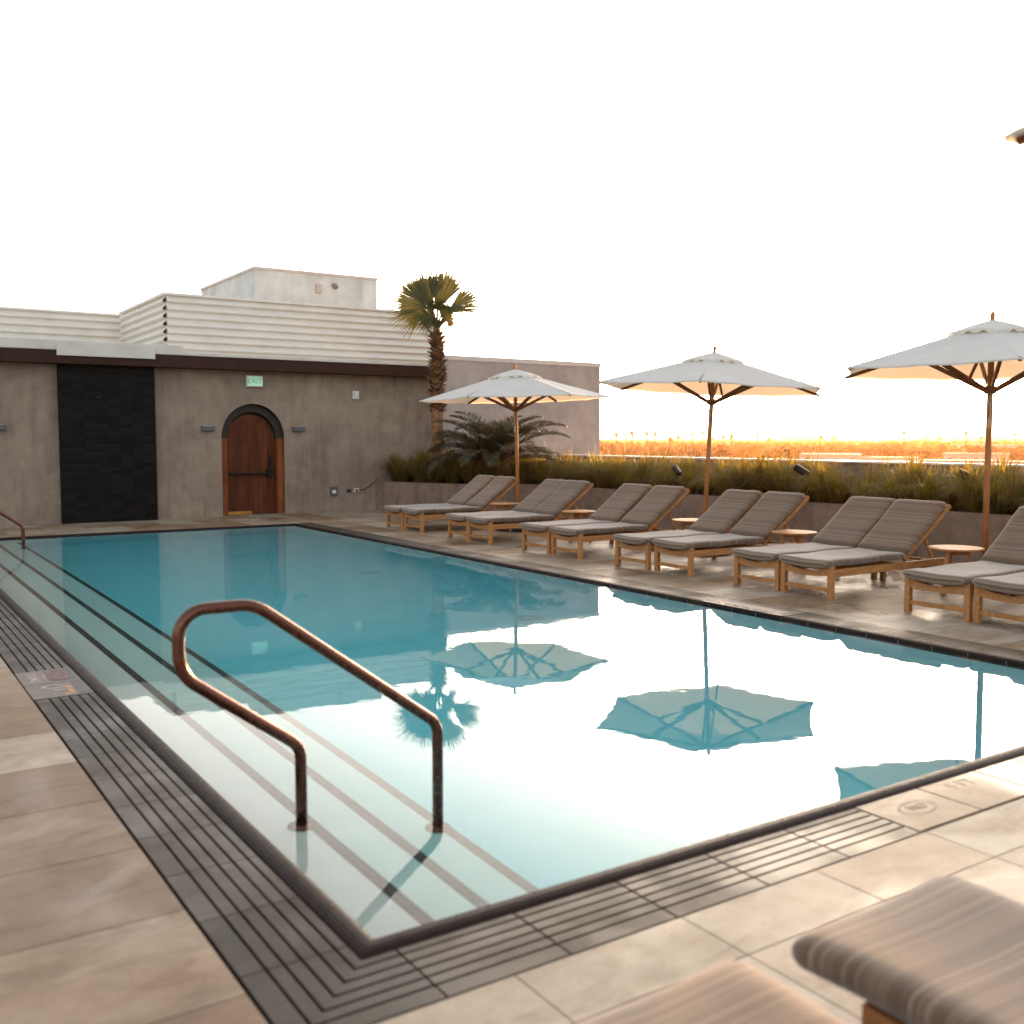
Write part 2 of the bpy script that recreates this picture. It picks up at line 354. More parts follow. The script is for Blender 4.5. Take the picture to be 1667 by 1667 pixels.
for a in ((PX0-BW+.01,PX0-.01,PY0-.01,PY1+.01),(PX1+.01,PX1+BW-.01,PY0-.01,PY1+.01),(PX0-BW+.01,PX1+BW-.01,PY0-BW+.01,PY0-.01),(PX0-BW+.01,PX1+BW-.01,PY1+.01,PY1+BW-.01)): m.box(*a,-.3,-.014)
st(m.build('coping_core',M['trough']))
# basin
ZF=-1.3; SX=[(1.675,-.20),(2.0,-.40),(2.333,-.60)]
m=MB(); e=.002
def q4(a,b,c,d): m.quad([a,b,c,d])
q4((PX0,PY0,ZF),(PX1+e,PY0,ZF),(PX1+e,PY1,ZF),(PX0,PY1,ZF))
q4((PX0-e,PY0-e,ZF),(PX1+e,PY0-e,ZF),(PX1+e,PY0-e,-.004),(PX0-e,PY0-e,-.004))
q4((PX0-e,PY1+e,ZF),(PX0-e,PY1+e,-.004),(PX1+e,PY1+e,-.004),(PX1+e,PY1+e,ZF))
q4((PX1+e,PY0,ZF),(PX1+e,PY1,ZF),(PX1+e,PY1,-.004),(PX1+e,PY0,-.004))
q4((PX0-e,PY0,ZF),(PX0-e,PY0,-.004),(PX0-e,PY1,-.004),(PX0-e,PY1,ZF))
st(m.build('pool_basin',M['plaster']))
m=MB(); xp=PX0
for x,z in SX: m.box(xp,x,PY0,PY1,ZF+.001,z); xp=x
st(m.build('pool_steps',M['step']))
m=MB()
for x,z in SX:
    m.box(x-.052,x+.003,PY0+.002,PY1-.002,z-.035,z+.003)
st(m.build('step_edging',M['stripe']))
m=MB(); m.box(PX0-.05,PX1+.05,PY0-.05,PY1+.05,ZF-.15,-.010)
st(m.build('water',M['water']))
for i,(x,y,lab) in enumerate(((5.89,12.35,'round drain cover on the pool floor nearer the building'),(5.91,8.6,'round drain cover on the pool floor nearer the camera'))):
    m=MB(); m.lathe([(.14,ZF+.001),(.14,ZF+.02),(.12,ZF+.028)],x,y,24); m.lathe([(.05,ZF+.029),(.05,ZF+.034)],x,y,16)
    tag(m.build('pool_drain',M['whitepl']),lab,'drain','drain covers on the pool floor')
# marker tiles
def marker(name,x0,x1,y0,y1,mat,lab):
    m=MB(); m.box(x0,x1,y0,y1,-.042,.003); o=m.build(name,mat,bevel=.001); tag(o,lab,'marker tile'); return o
xo=PX0-BW-.006; xi=PX0-BW-GW-.015
a=marker('marker_tile',xi,xo,7.115,7.545,M['greym'],'grey tile with dark field and red no-diving mark in the left grating')
m=MB(); m.box(xi+.17,xo-.02,7.17,7.50,.0031,.0045); m.build('dark_field',M['blackm'],a)
m=MB(); 
for k in range(28):
    t0=2*math.pi*k/28; t1=2*math.pi*(k+1)/28; cx,cy=xi+.235,7.335
    m.quad([(cx+.05*math.cos(t0),cy+.12*math.sin(t0),.006),(cx+.063*math.cos(t0),cy+.145*math.sin(t0),.006),(cx+.063*math.cos(t1),cy+.145*math.sin(t1),.006),(cx+.05*math.cos(t1),cy+.12*math.sin(t1),.006)])
m.beam((cx-.035,cy-.09,.0055),(cx+.035,cy+.09,.0055),.018,.001); m.build('red_prohibition_ring',M['red'],a)
text('NO\nDIVING','lettering',.085,M['offw'],a,(xi+.125,7.335,.0035),(0,0,R(-90)),.0008)
b=marker('marker_tile',xi,xo,6.71,7.105,M['greym'],'grey tile with white swimmer, orange patch and black field in the left grating')
m=MB(); m.box(xo-.075,xo-.012,6.75,7.07,.0031,.0045); m.build('black_field',M['blackm'],b)
m=MB(); m.box(xi+.225,xi+.255,6.76,7.0,.0031,.0042); m.box(xi+.19,xi+.225,6.74,6.79,.0031,.0042); m.build('orange_patch',M['orange'],b)
m=MB(); m.tube([(xi+.09,7.03,.003),(xi+.16,7.04,.003),(xi+.21,7.0,.003)],.007,6); m.tube([(xi+.11,6.93,.003),(xi+.22,6.95,.003)],.008,6); m.tube([(xi+.14,6.87,.003),(xi+.2,6.86,.003)],.012,6); m.tube([(xi+.11,6.79,.003),(xi+.19,6.79,.003)],.005,6)
m.build('swimmer_lines',M['offw'],b)
m=MB(); m.lathe([(.018,.003),(.018,.006)],xi+.1,6.99,14); m.build('swimmer_head',M['offw'],b)
c=marker('marker_tile',3.61,4.04,PY0-BW-GW*.93-.005,PY0-BW-.006,M['tile'],'cream tile with faint red no-diving ring beside the coping at front right')
m=MB()
cx,cy=3.84,2.62
for k in range(28):
    t0=2*math.pi*k/28; t1=2*math.pi*(k+1)/28
    m.quad([(cx+.10*math.cos(t0),cy+.055*math.sin(t0),.006),(cx+.108*math.cos(t0),cy+.062*math.sin(t0),.006),(cx+.108*math.cos(t1),cy+.062*math.sin(t1),.006),(cx+.10*math.cos(t1),cy+.055*math.sin(t1),.006)])
m.build('red_ring',M['faintr'],c)
text('NO','lettering',.07,M['faintr'],c,(cx,cy,.0045),(0,0,0),.0005)
d=marker('marker_tile',4.05,4.48,PY0-BW-GW*.93-.005,PY0-BW-.006,M['tile'],'cream tile with brown scuffed depth lettering, right of the red ring tile')
tag(marker('marker_tile',4.49,4.92,PY0-BW-GW*.93-.005,PY0-BW-.006,M['tile'],'x'),'plain cream tile at the right edge beside the coping, right of the scuffed lettered tile')
text('5 FT','lettering',.10,M['faint'],d,(4.27,2.69,.0035),(0,0,0),.0005)
e_=marker('marker_tile',PX1+BW+.006,PX1+BW+GW,6.21,7.09,M['greym'],'glossy brown and cream marker tile in the far grating below the loungers')
m=MB(); m.box(PX1+BW+.05,PX1+BW+.2,6.3,7.0,.0031,.0045); m.build('cream_patch',M['offw'],e_)
dm=MB(); dm.box(PX1+.0005,PX1+.03,6.16,7.16,.014,.0185); dmo=dm.build('depth_marker',M['blackm']); tag(dmo,'dark strip lettered 5 FT 0 IN along the far coping','depth marker')
text('5 FT 0 IN','lettering',.17,M['greym'],dmo,(PX1+.014,6.68,.021),(R(20),0,R(-90)),.0006)
for t_ in dmo.children: t_.scale=(1,.35,1)
# ---------------------------------------------------------------- building
WY=20.55
def arch_wall():
    """front wall with a real arched opening"""
    m=MB(); x0,x1=-8,11.42; z0,z1=-.02,2.99; dx0,dx1=6.47,7.80; zs=1.62; rr=(dx1-dx0)/2; cx=(dx0+dx1)/2
    m.quad([(x0,WY,z0),(dx0,WY,z0),(dx0,WY,z1),(x0,WY,z1)]); m.quad([(dx1,WY,z0),(x1,WY,z0),(x1,WY,z1),(dx1,WY,z1)])
    N=32; arc=[(cx-rr*math.cos(math.pi*k/N),zs+rr*1.04*math.sin(math.pi*k/N)) for k in range(N+1)]
    for k in range(N):
        (a,b),(c,d)=arc[k],arc[k+1]; m.quad([(a,WY,b),(c,WY,d),(c,WY,z1),(a,WY,z1)])
    m.quad([(x1,WY,z0),(x1,27,z0),(x1,27,z1),(x1,WY,z1)])
    m.quad([(x0,27,z0),(x0,WY,z0),(x0,WY,z1),(x0,27,z1)]); m.quad([(x1,27,z0),(x0,27,z0),(x0,27,z1),(x1,27,z1)])
    return m,arc,zs
b_=empty('pool_building',(0,WY,0)); tag(b_,'long low brown stucco pool building with dark red-brown fascia and arched doorway','building')
def atb(o):
    o.matrix_parent_inverse=Matrix.Translation((0,-WY,0)); return o
m,arc,zs=arch_wall(); atb(m.build('wall',M['stucco'],b_))
m=MB()
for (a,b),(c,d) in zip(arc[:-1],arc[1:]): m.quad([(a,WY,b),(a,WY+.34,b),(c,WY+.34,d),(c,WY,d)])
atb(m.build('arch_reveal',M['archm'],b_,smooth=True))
for a_,b2_,c_,d_ in ((6.465,6.47,6.471,6.60),(7.80,7.805,7.67,7.799)):
    m=MB(); m.box(a_,b2_,WY,WY+.34,0,1.62); m.box(c_,d_,WY+.05,WY+.20,0,1.60); atb(m.build('door_jamb',M['jamb'],b_,bevel=.004))
# dark inner arch frame
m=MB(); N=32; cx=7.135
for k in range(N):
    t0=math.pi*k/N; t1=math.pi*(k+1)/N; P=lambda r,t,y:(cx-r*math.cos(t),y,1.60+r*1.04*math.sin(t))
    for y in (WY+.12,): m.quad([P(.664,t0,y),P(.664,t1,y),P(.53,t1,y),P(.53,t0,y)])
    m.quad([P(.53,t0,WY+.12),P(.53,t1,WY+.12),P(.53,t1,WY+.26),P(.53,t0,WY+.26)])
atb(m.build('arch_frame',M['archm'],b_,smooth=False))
# door: planks, bar, warm strip standing in for the glow beneath
DY=WY+.24
pd=empty('door',(cx,DY,0)); pd.parent=b_; pd.matrix_parent_inverse=Matrix.Translation((0,-WY,0))
m=MB(); W_=.535; zt=1.55; planks=[-W_,-.33,-.315,-.012,.012,.315,.33,W_]
def top(x): 
    return zt+.55*math.sqrt(max(0,1-(x/W_)**2))
m2=MB()
def strip(mm,xa,xb,z0,zfun,y0,y1,n=8):
    for i in range(n):
        a=xa+(xb-xa)*i/n; b=xa+(xb-xa)*(i+1)/n; za=zfun(a); zb=zfun(b)
        mm.quad([(a,y0,z0),(b,y0,z0),(b,y0,zb),(a,y0,za)]); mm.quad([(a,y0,za),(b,y0,zb),(b,y1,zb),(a,y1,za)])
    mm.quad([(xa,y0,z0),(xa,y0,zfun(xa)),(xa,y1,zfun(xa)),(xa,y1,z0)]); mm.quad([(xb,y0,z0),(xb,y1,z0),(xb,y1,zfun(xb)),(xb,y0,zfun(xb))])
strip(m,-W_,W_,.02,top,0,.05,24)
strip(m,-W_+.001,-.40,.02,lambda x:top(x)-.004,-.018,0,6); strip(m,.40,W_-.001,.02,lambda x:top(x)-.004,-.018,0,6)
strip(m,-.04,.04,.05,lambda x:top(x)-.004,-.018,0,4)
m.box(-.398,.398,-.017,0,.02,.16); m.box(-.398,-.042,-.017,0,.78,.92); m.box(.042,.398,-.017,0,.78,.92)
N=20
for k in range(N):
    xa=-.40+.8*k/N; xb=-.40+.8*(k+1)/N
    inn=lambda x: top(x)-.12
    m.quad([(xa,-.0165,inn(xa)),(xb,-.0165,inn(xb)),(xb,-.0165,top(xb)-.004),(xa,-.0165,top(xa)-.004)]); m.quad([(xa,0,inn(xa)),(xb,0,inn(xb)),(xb,-.0165,inn(xb)),(xa,-.0165,inn(xa))])
lf=m.build('leaf',M['door'],pd)
m=MB(); m.tube([(-.50,-.07,.86),(.36,-.07,.86)],.022,10); m.box(-.52,-.46,-.09,-.02,.81,.91); m.box(.34,.46,-.10,-.02,.78,.96); m.box(.40,.45,-.05,-.02,.96,1.25); m.build('push_bar',M['dark'],pd,bevel=.005)
m=MB(); m.box(-.50,.02,-.03,-.0175,.0,.075); m.build('door_glow_strip',M['glow_brass'],pd,bevel=.002)  # added warm metal strip, its colour imitates the orange light under the door
m=MB(); m.box(6.46,7.81,WY+.0,WY+.34,-.02,.012); atb(m.build('threshold',M['planter'],b_))
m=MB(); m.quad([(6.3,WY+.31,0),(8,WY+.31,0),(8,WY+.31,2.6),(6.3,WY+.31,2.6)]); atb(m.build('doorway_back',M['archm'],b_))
# fascia and roof
m=MB(); m.box(-8,11.53,20.20,20.56,2.973,3.216); m.box(-8,11.53,20.56,23.9,3.0,3.20); atb(m.build('fascia',M['fascia'],b_,bevel=.006))
m=MB(); m.box(-8,11.45,20.60,23.95,3.205,3.26); m.box(-8,13.3,23.95,30,3.0,3.28); m.box(11.6,13.3,23.95,30,0,3.0)
atb(m.build('roof',M['membrane'],b_))
m=MB(); m.box(-8,5.65,20.215,20.26,3.222,3.40); m.box(3.35,5.10,20.165,20.197,3.118,3.36); m.box(5.66,11.2,20.35,20.40,3.222,3.29)
for k in range(9):
    x=5.7+k*.62+random.uniform(-.1,.1); m.box(x,x+random.uniform(.15,.5),20.28,20.33,3.222,3.245)
atb(m.build('roof_flashing',M['membrane'],b_,bevel=.004))
# black shower panel with head
sh=empty('shower_wall',(4.27,20.43,0)); tag(sh,'tall black tiled outdoor shower panel projecting from the brown wall','shower wall')
m=MB(); m.box(-.87,.86,0,.118,-.01,2.97); m.build('tile_panel',M['blacktile'],sh)
m=MB(); m.box(.8605,.873,-.004,.118,-.01,2.97); m.build('edge_trim',M['fascia'],sh)
m=MB(); m.tube([(-.22,0,2.40),(-.22,-.14,2.42),(-.22,-.18,2.38)],.012,8); m.lathe([(.02,2.40),(.05,2.375),(.05,2.36)],-.22,-.18,14); m.build('shower_head',M['dark'],sh)
# wall fixtures
for x,lab in ((6.18,'dark slate box sconce left of the arched door'),(8.11,'dark slate box sconce right of the arched door'),(2.38,'dark slate box sconce at far left of the wall beyond the black panel')):
    o=empty('wall_sconce',(x,WY,1.80)); tag(o,lab,'wall light','slate sconces on the brown wall')
    m=MB(); m.box(-.13,.13,-.10,-.001,-.055,.045); m.build('sconce_body',M['grey_metal'],o,bevel=.01)
    m=MB(); m.box(-.10,.10,-.085,-.02,.046,.050); m.build('lens',M['whitepl'],o)
o=empty('exit_sign',(7.17,WY,2.775)); tag(o,'lit green and white exit sign above the arched door','exit sign')
m=MB(); m.box(-.18,.18,-.055,-.001,-.12,.12); m.build('housing',M['whitepl'],o,bevel=.015)
m=MB(); m.box(-.15,.15,-.0585,-.0555,-.095,.095); m.build('lit_panel',M['exitwhite'],o)
text('EXIT','lettering',.15,M['exitgreen'],o,(0,-.0605,0),(R(90),0,0),.001)
o=empty('alarm_box',(9.44,WY,2.545)); tag(o,'small white alarm strobe box high on the brown wall','alarm')
m=MB(); m.box(-.075,.075,-.05,-.001,-.09,.09); m.build('housing',M['whitepl'],o,bevel=.008)
m=MB(); m.box(-.04,.045,-.075,-.051,-.03,.055); m.build('strobe_lens',M['whitepl'],o,bevel=.01)
for x,z,s,lab,dk in ((8.905,.45,.085,'grey metal socket box with open flap low on the brown wall',1),(9.26,.46,.06,'small grey socket plate low on the wall beside the white one',1),(9.44,.46,.06,'small white socket plate with cable near the planter corner',0)):
    o=empty('wall_socket',(x,WY,z)); tag(o,lab,'socket','sockets low on the brown wall')
    m=MB(); m.box(-s,s,-.03,-.001,-s*(1.2 if s>.07 else .7),s*(1.2 if s>.07 else .7)); m.build('cover',M['grey_metal'] if dk else M['whitepl'],o,bevel=.006)
    m=MB(); m.box(-s*.5,s*.5,-.036,-.0305,-s*.5,s*.3); m.build('socket_face',M['whitepl'] if s>.07 else M['dark'],o)
m=MB(); m.tube([(9.5,WY-.02,.46),(9.62,WY-.02,.47),(9.75,WY-.02,.54),(9.9,WY-.015,.64),(9.95,WY-.015,.70)],.008,6); tag(m.build('cable',M['dark']),'thin dark cable rising along the wall to the planter','cable')
# louvre screens
def louvre(name,lab,panels,z0,z1,n,posts):
    o=empty(name,(panels[0][0][0],panels[0][0][1],z0)); tag(o,lab,'louvre screen','cream louvre screens on the roof')
    inv=Matrix.Translation((-panels[0][0][0],-panels[0][0][1],-z0))
    h=(z1-z0)/n
    m=MB(); mb=MB()
    for (a,b) in panels:
        a=Vector((*a,0)); b=Vector((*b,0)); d=(b-a).normalized(); out=Vector((d.y,-d.x,0))
        for k in range(n):
            z=z0+h*k
            P=[]
            for off,zz in ((-.02,-.01),(.05,.0),(.075,.012),(.085,.035),(.07,.06),(.012,.62*h),(.0,.80*h),(-.01,1.02*h)):
                P.append([tuple(p+out*off+Vector((0,0,z+zz))) for p in (a-d*0,b)])
            m.grid(P)
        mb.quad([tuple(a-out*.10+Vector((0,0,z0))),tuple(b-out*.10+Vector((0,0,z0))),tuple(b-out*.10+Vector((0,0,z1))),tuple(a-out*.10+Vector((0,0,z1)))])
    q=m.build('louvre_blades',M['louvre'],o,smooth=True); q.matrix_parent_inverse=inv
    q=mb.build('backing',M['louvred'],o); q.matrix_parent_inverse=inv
    for x,y in posts:
        m=MB(); m.box(x-.04,x+.04,y-.04,y+.04,z0-.3,z1+.02)
        q=m.build('post',M['louvre'],o); q.matrix_parent_inverse=inv
    m=MB()
    for (a,b) in panels: m.beam((*a,z1+.01),(*b,z1+.01),.16,.05)
    q=m.build('top_cap',M['louvre'],o); q.matrix_parent_inverse=inv
LY=24.0
louvre('louvre_screen','long cream louvre screen in front of the white penthouse',[((6.34,28.4),(6.34,LY)),((6.34,LY),(13.35,LY))],3.29,4.89,9,[(6.36,26.6),(6.36,25.4),(6.4,LY+.06),(13.3,LY+.06)])
louvre('louvre_screen','lower cream louvre screen at far left above the fascia',[((-9,28.7),(7.2,28.7))],3.3,4.87,8,[(0,28.8),(6.1,28.8)])
# penthouse
ph=empty('penthouse',(9.84,28.0,3.2)); tag(ph,'plain white rooftop plant room behind the louvre screen','plant room')
m=MB(); m.box(0,3.77,0,5,0,3.12); m.build('wall',M['white'],ph)
m=MB(); m.box(-.03,3.80,-.03,5.03,3.121,3.20); m.build('coping',M['cap'],ph)
m=MB(); m.box(1.80,1.98,-.10,-.001,2.62,2.86); m.build('lamp_box',M['housew'],ph,bevel=.01)
m=MB(); m.tube([(2.38,0,2.86),(2.38,-.12,2.84),(2.38,-.16,2.78)],.07,12); m.build('vent_hood',M['rock'],ph)
# grey block right
gb=empty('grey_block',(12.9,24.3,-14)); tag(gb,'plain grey rendered building block behind the date palm and first umbrella','building')
m=MB(); m.box(0,6.33,0,9,0,17.74); m.build('wall',M['gray'],gb)
m=MB(); m.box(-.02,6.35,-.02,9.02,17.741,17.87); m.build('coping',M['cap'],gb)
# parapet along the right edge
pp=empty('parapet_wall',(14,0,0)); tag(pp,'low rendered parapet wall with pale cap behind the grass planter','parapet')
m=MB(); m.box(.02,.26,-6,24.25,-.3,1.19); m.build('wall',M['planter'],pp)
m=MB(); m.box(-.02,.30,-6,24.25,1.191,1.225); m.build('cap',M['cap'],pp,bevel=.004)
m=MB(); m.box(-9,14.25,-6,20.6,-14,-1.62); m.box(-9,13.5,20.6,33,-14,-.02)
tag(m.build('hotel_block',M['rock']),'lower storeys of the hotel beneath the pool terrace','building')
# planter
pl=empty('planter',(9.9,20.5,0)); tag(pl,'long low brown stucco planter wall behind the loungers','planter')
poly=[(9.90,20.545),(10.05,20.0),(10.3,19.1),(10.75,18.3),(11.4,17.85),(11.9,17.55),(12.0,17.0),(12.0,-4)]
T=.17
def offs(P,t):
    out=[]
    for i,p in enumerate(P):
        a=Vector(P[max(i-1,0)]); b=Vector(P[min(i+1,len(P)-1)]); d=(b-a).normalized(); out.append((p[0]-d.y*t,p[1]+d.x*t))
    return out
inn=offs(poly,T)
m=MB()
for i in range(len(poly)-1):
    a,b,c,d=poly[i],poly[i+1],inn[i+1],inn[i]
    m.quad([(*b,-.01),(*a,-.01),(*a,.645),(*b,.645)]); m.quad([(*a,.645),(*d,.645),(*c,.645),(*b,.645)]); m.quad([(*d,.645),(*d,.2),(*c,.2),(*c,.645)])
o=m.build('wall',M['planter'],pl); o.matrix_parent_inverse=Matrix.Translation((-9.9,-20.5,0))
m=MB(); m.quad([(p[0],p[1],.58) for p in inn]+[(14.02,-4,.58),(14.02,20.9,.58),(11.42,20.9,.58),(11.42,20.56,.58)])
o=m.build('soil',M['soil'],pl); o.matrix_parent_inverse=Matrix.Translation((-9.9,-20.5,0))
# ---------------------------------------------------------------- handrails
def fillet(P,rs,n=10):
    out=[Vector(P[0])]
    for i in range(1,len(P)-1):
        a,b,c=Vector(P[i-1]),Vector(P[i]),Vector(P[i+1]); u=(a-b).normalized(); v=(c-b).normalized()
        ang=u.angle(v); t=rs[i-1]/math.tan(ang/2); cc=b+(u+v).normalized()*(rs[i-1]/math.sin(ang/2)); p0=b+u*t; p1=b+v*t
        for k in range(n+1):
            q=p0.lerp(p1,k/n); out.append(cc+(q-cc).normalized()*rs[i-1])
    out.append(Vector(P[-1])); return out
hr=empty('pool_handrail',(0,4.09,0)); tag(hr,'bronze looped handrail standing on the pool steps in the foreground','handrail','bronze handrails at the pool steps')
path=fillet([(1.604,0,-.19),(1.604,0,.272),(1.096,0,.65),(1.096,0,.91),(1.41,0,.91),(2.28,0,.267),(2.28,0,-.59)],[.10,.165,.112,.21,.10],12)
m=MB(); m.tube(path,.0255,20); m.build('rail_tube',M['rail'],hr,smooth=True)
for x,z in ((1.604,-.199),(2.28,-.599)):
    m=MB(); m.lathe([(.062,z),(.06,z+.012),(.04,z+.026),(.03,z+.03)],x,0,24); m.build('base_flange',M['rail'],hr,smooth=False)
h2=copy_tree(hr); h2.location=(-.03,16.9,0); h2['label']='bronze looped handrail at the far end of the pool steps, cut by the left edge'
# ---------------------------------------------------------------- loungers
def cushion(name,p0,p1,width,th,parent,uoff,dish=.02,e=.045,front_round=True):
    p0=Vector(p0); p1=Vector(p1); L=(p1-p0).length; d=(p1-p0)/L; up=Vector((-d.z,0,d.x)) if d.x>=0 else Vector((0,0,1))
    ns=26; nr=28; P=[];U=[]
    def sup(t,n=5.0):
        c,s_=math.cos(t),math.sin(t); return (math.copysign(abs(c)**(2/n),c),math.copysign(abs(s_)**(2/n*1.9),s_))
    for i in range(ns+1):
        f=i/ns; ff=f
        # denser at the ends
        s=L*(.5-.5*math.cos(math.pi*f))
        ed=min(s,L-s); k=1.0 if ed>e else math.sqrt(max(0,1-((e-ed)/e)**2))
        row=[];ur=[]
        for j in range(nr+1):
            t=2*math.pi*j/nr; cx_,cz_=sup(t)
            hw=width/2-(1-k)*e*.9; y=cx_*hw; z=cz_*th/2*(.12+.88*k)
            z+=-dish*(1-(2*y/width)**2)+ .004*math.sin(s*9+y*3)
            q=p0+d*s+up*(z+th/2); row.append((q.x,y,q.z)); ur.append((s+uoff,j/nr))
        P.append(row[:nr]); U.append(ur)
    m=MB(); m.grid(P,U,closed=True)
    n=len(m.v)
    m.f.append(tuple(range(nr-1,-1,-1))); m.t.append(.5); m.uv.append([(uoff,0)]*nr)
    m.f.append(tuple(range(ns*nr,ns*nr+nr))); m.t.append(.5); m.uv.append([(uoff+L,0)]*nr)
    return m.build(name,M['fabric'],parent,smooth=True)
LW=.645
def make_lounger():
    r=empty('sun_lounger'); tag(r,'x','sun lounger','teak sun loungers with striped grey-brown cushions')
    for s in (-1,1):
        m=MB(); m.beam((.055,s*(LW/2-.018),.262),(1.95,s*(LW/2-.018),.262),.034,.075); m.build('side_rail',M['teak'],r,bevel=.004)
        m=MB(); m.box(.0,.055,s*(LW/2-.0275)-.0275,s*(LW/2-.0275)+.0275,0,.335); m.build('leg',M['teak'],r,bevel=.005)
        m=MB(); m.box(1.60,1.655,s*(LW/2-.065)-.024,s*(LW/2-.065)+.024,0,.225); m.build('leg',M['teak'],r,bevel=.004)
    m=MB(); N=14; w=LW/2-.055   # dished front rail
    for i in range(N):
        a=-w+2*w*i/N; b=-w+2*w*(i+1)/N; f=lambda y:.318-.045*(1-(y/w)**2); g=lambda y:.238-.02*(1-(y/w)**2)
        for x in (.008,.046): m.quad([(x,a,g(a)),(x,b,g(b)),(x,b,f(b)),(x,a,f(a))])
        m.quad([(.008,a,f(a)),(.008,b,f(b)),(.046,b,f(b)),(.046,a,f(a))]); m.quad([(.008,a,g(a)),(.046,a,g(a)),(.046,b,g(b)),(.008,b,g(b))])
    m.build('front_rail',M['teak'],r)
    m=MB(); m.beam((.028,-w,.095),(.028,w,.095),.025,.042); m.build('stretcher',M['teak'],r,bevel=.003)
    m=MB()
    for k in range(9):
        x=.14+k*.12; m.beam((x,-LW/2+.036,.283),(x,LW/2-.036,.283),.06,.016)
    m.build('seat_slats',M['teak'],r)
    h=(1.24,.315); t=(1.985,.865)
    m=MB()
    for s in (-1,1): m.beam((h[0],s*(LW/2-.055),h[1]),(t[0],s*(LW/2-.018),t[1]),.036,.045,(0,0,1))
    m.beam((t[0]-.015,-LW/2+.037,t[1]-.012),(t[0]-.015,LW/2-.037,t[1]-.012),.045,.03,(.8,0,.6))
    for k in range(6):
        f=(k+.7)/7; m.beam((h[0]+(t[0]-h[0])*f,-LW/2+.06,h[1]+(t[1]-h[1])*f),(h[0]+(t[0]-h[0])*f,LW/2-.06,h[1]+(t[1]-h[1])*f),.05,.014,(.8,0,.6))
    m.build('backrest_frame',M['teak'],r,bevel=.003)
    m=MB()
    for s in (-1,1): m.beam((1.66,s*.2,.60),(1.86,s*.2,.27),.02,.03)
    m.beam((1.86,-.28,.262),(1.86,.28,.262),.025,.025)
    m.build('back_prop',M['teak'],r)
    cushion('seat_cushion',(-.065,0,.320),(1.23,0,.325),LW-.005,.092,r,0,.022)
    cushion('back_cushion',(1.245,0,.345),(1.955,0,.865),LW-.01,.088,r,1.3,.012)
    return r
pairs=[((16.43+15.78)/2,(15.76+15.11)/2),((14.17+13.54)/2,(13.53+12.88)/2),((12.02+11.37)/2,(11.35+10.60)/2),((9.93+9.29)/2,(9.27+8.54)/2),((7.91+7.27)/2,(7.25+6.51)/2),((5.76+5.11)/2,(5.08+4.43)/2)]
ordl=['first','second','third','fourth','fifth','sixth']
LX=8.13
L0=make_lounger(); first=True
for i,(a,b) in enumerate(pairs):
    for j,y in enumerate((a,b)):
        o=L0 if first else copy_tree(L0); first=False
        o.location=(LX+random.uniform(-.03,.03),y,0); o.rotation_euler=(0,0,R(random.uniform(-1.4,1.4)))
        o['label']='teak lounger, %s one of the %s pair from the brown wall'%('left' if j==0 else 'right',ordl[i])
for x,lab in ((1.385,'blurred striped lounger cushion at the bottom edge, left one of the two in the foreground'),(2.21,'blurred striped lounger cushion at bottom right corner, nearest the camera')):
    o=copy_tree(L0); o.location=(x,1.53,0); o.rotation_euler=(0,0,R(-90)); o['label']=lab
    for ch in o.children:
        if ch.name.startswith('seat_cushion'): ch.scale=(1,1.03,1.32); ch.location=(-.045,0,-.128)
        elif not ch.name.startswith('back'):
            ch.scale=(1,.76,.88)
            if ch.name.startswith(('leg','stretcher','front_rail')): ch.location=(.24,0,0)
# ---------------------------------------------------------------- side tables
def make_table():
    r=empty('side_table'); tag(r,'x','side table','round teak side tables between the loungers')
    m=MB(); m.lathe([(.255,.462),(.268,.468),(.270,.478),(.262,.485)],0,0,36); m.build('table_top',M['teak'],r)
    for k in range(3):
        t=R(30+120*k); m=MB(); m.beam((.12*math.cos(t),.12*math.sin(t),.461),(.19*math.cos(t),.19*math.sin(t),0),.045,.03); m.build('leg',M['teak'],r,bevel=.004)
    m=MB()
    for k in range(3):
        t=R(30+120*k); m.beam((0,0,.43),(.13*math.cos(t),.13*math.sin(t),.43),.03,.04)
    m.build('brace',M['teak'],r); return r
T0=make_table()
for i,(x,y) in enumerate([(9.5,14.62),(9.45,12.45),(9.72,10.25),(9.50,8.25),(9.50,6.13)]):
    o=T0 if i==0 else copy_tree(T0); o.location=(x,y,0); o.rotation_euler=(0,0,R(37*i))
    o['label']='round teak side table between the %s and %s lounger pairs from the brown wall'%(ordl[i],ordl[i+1])
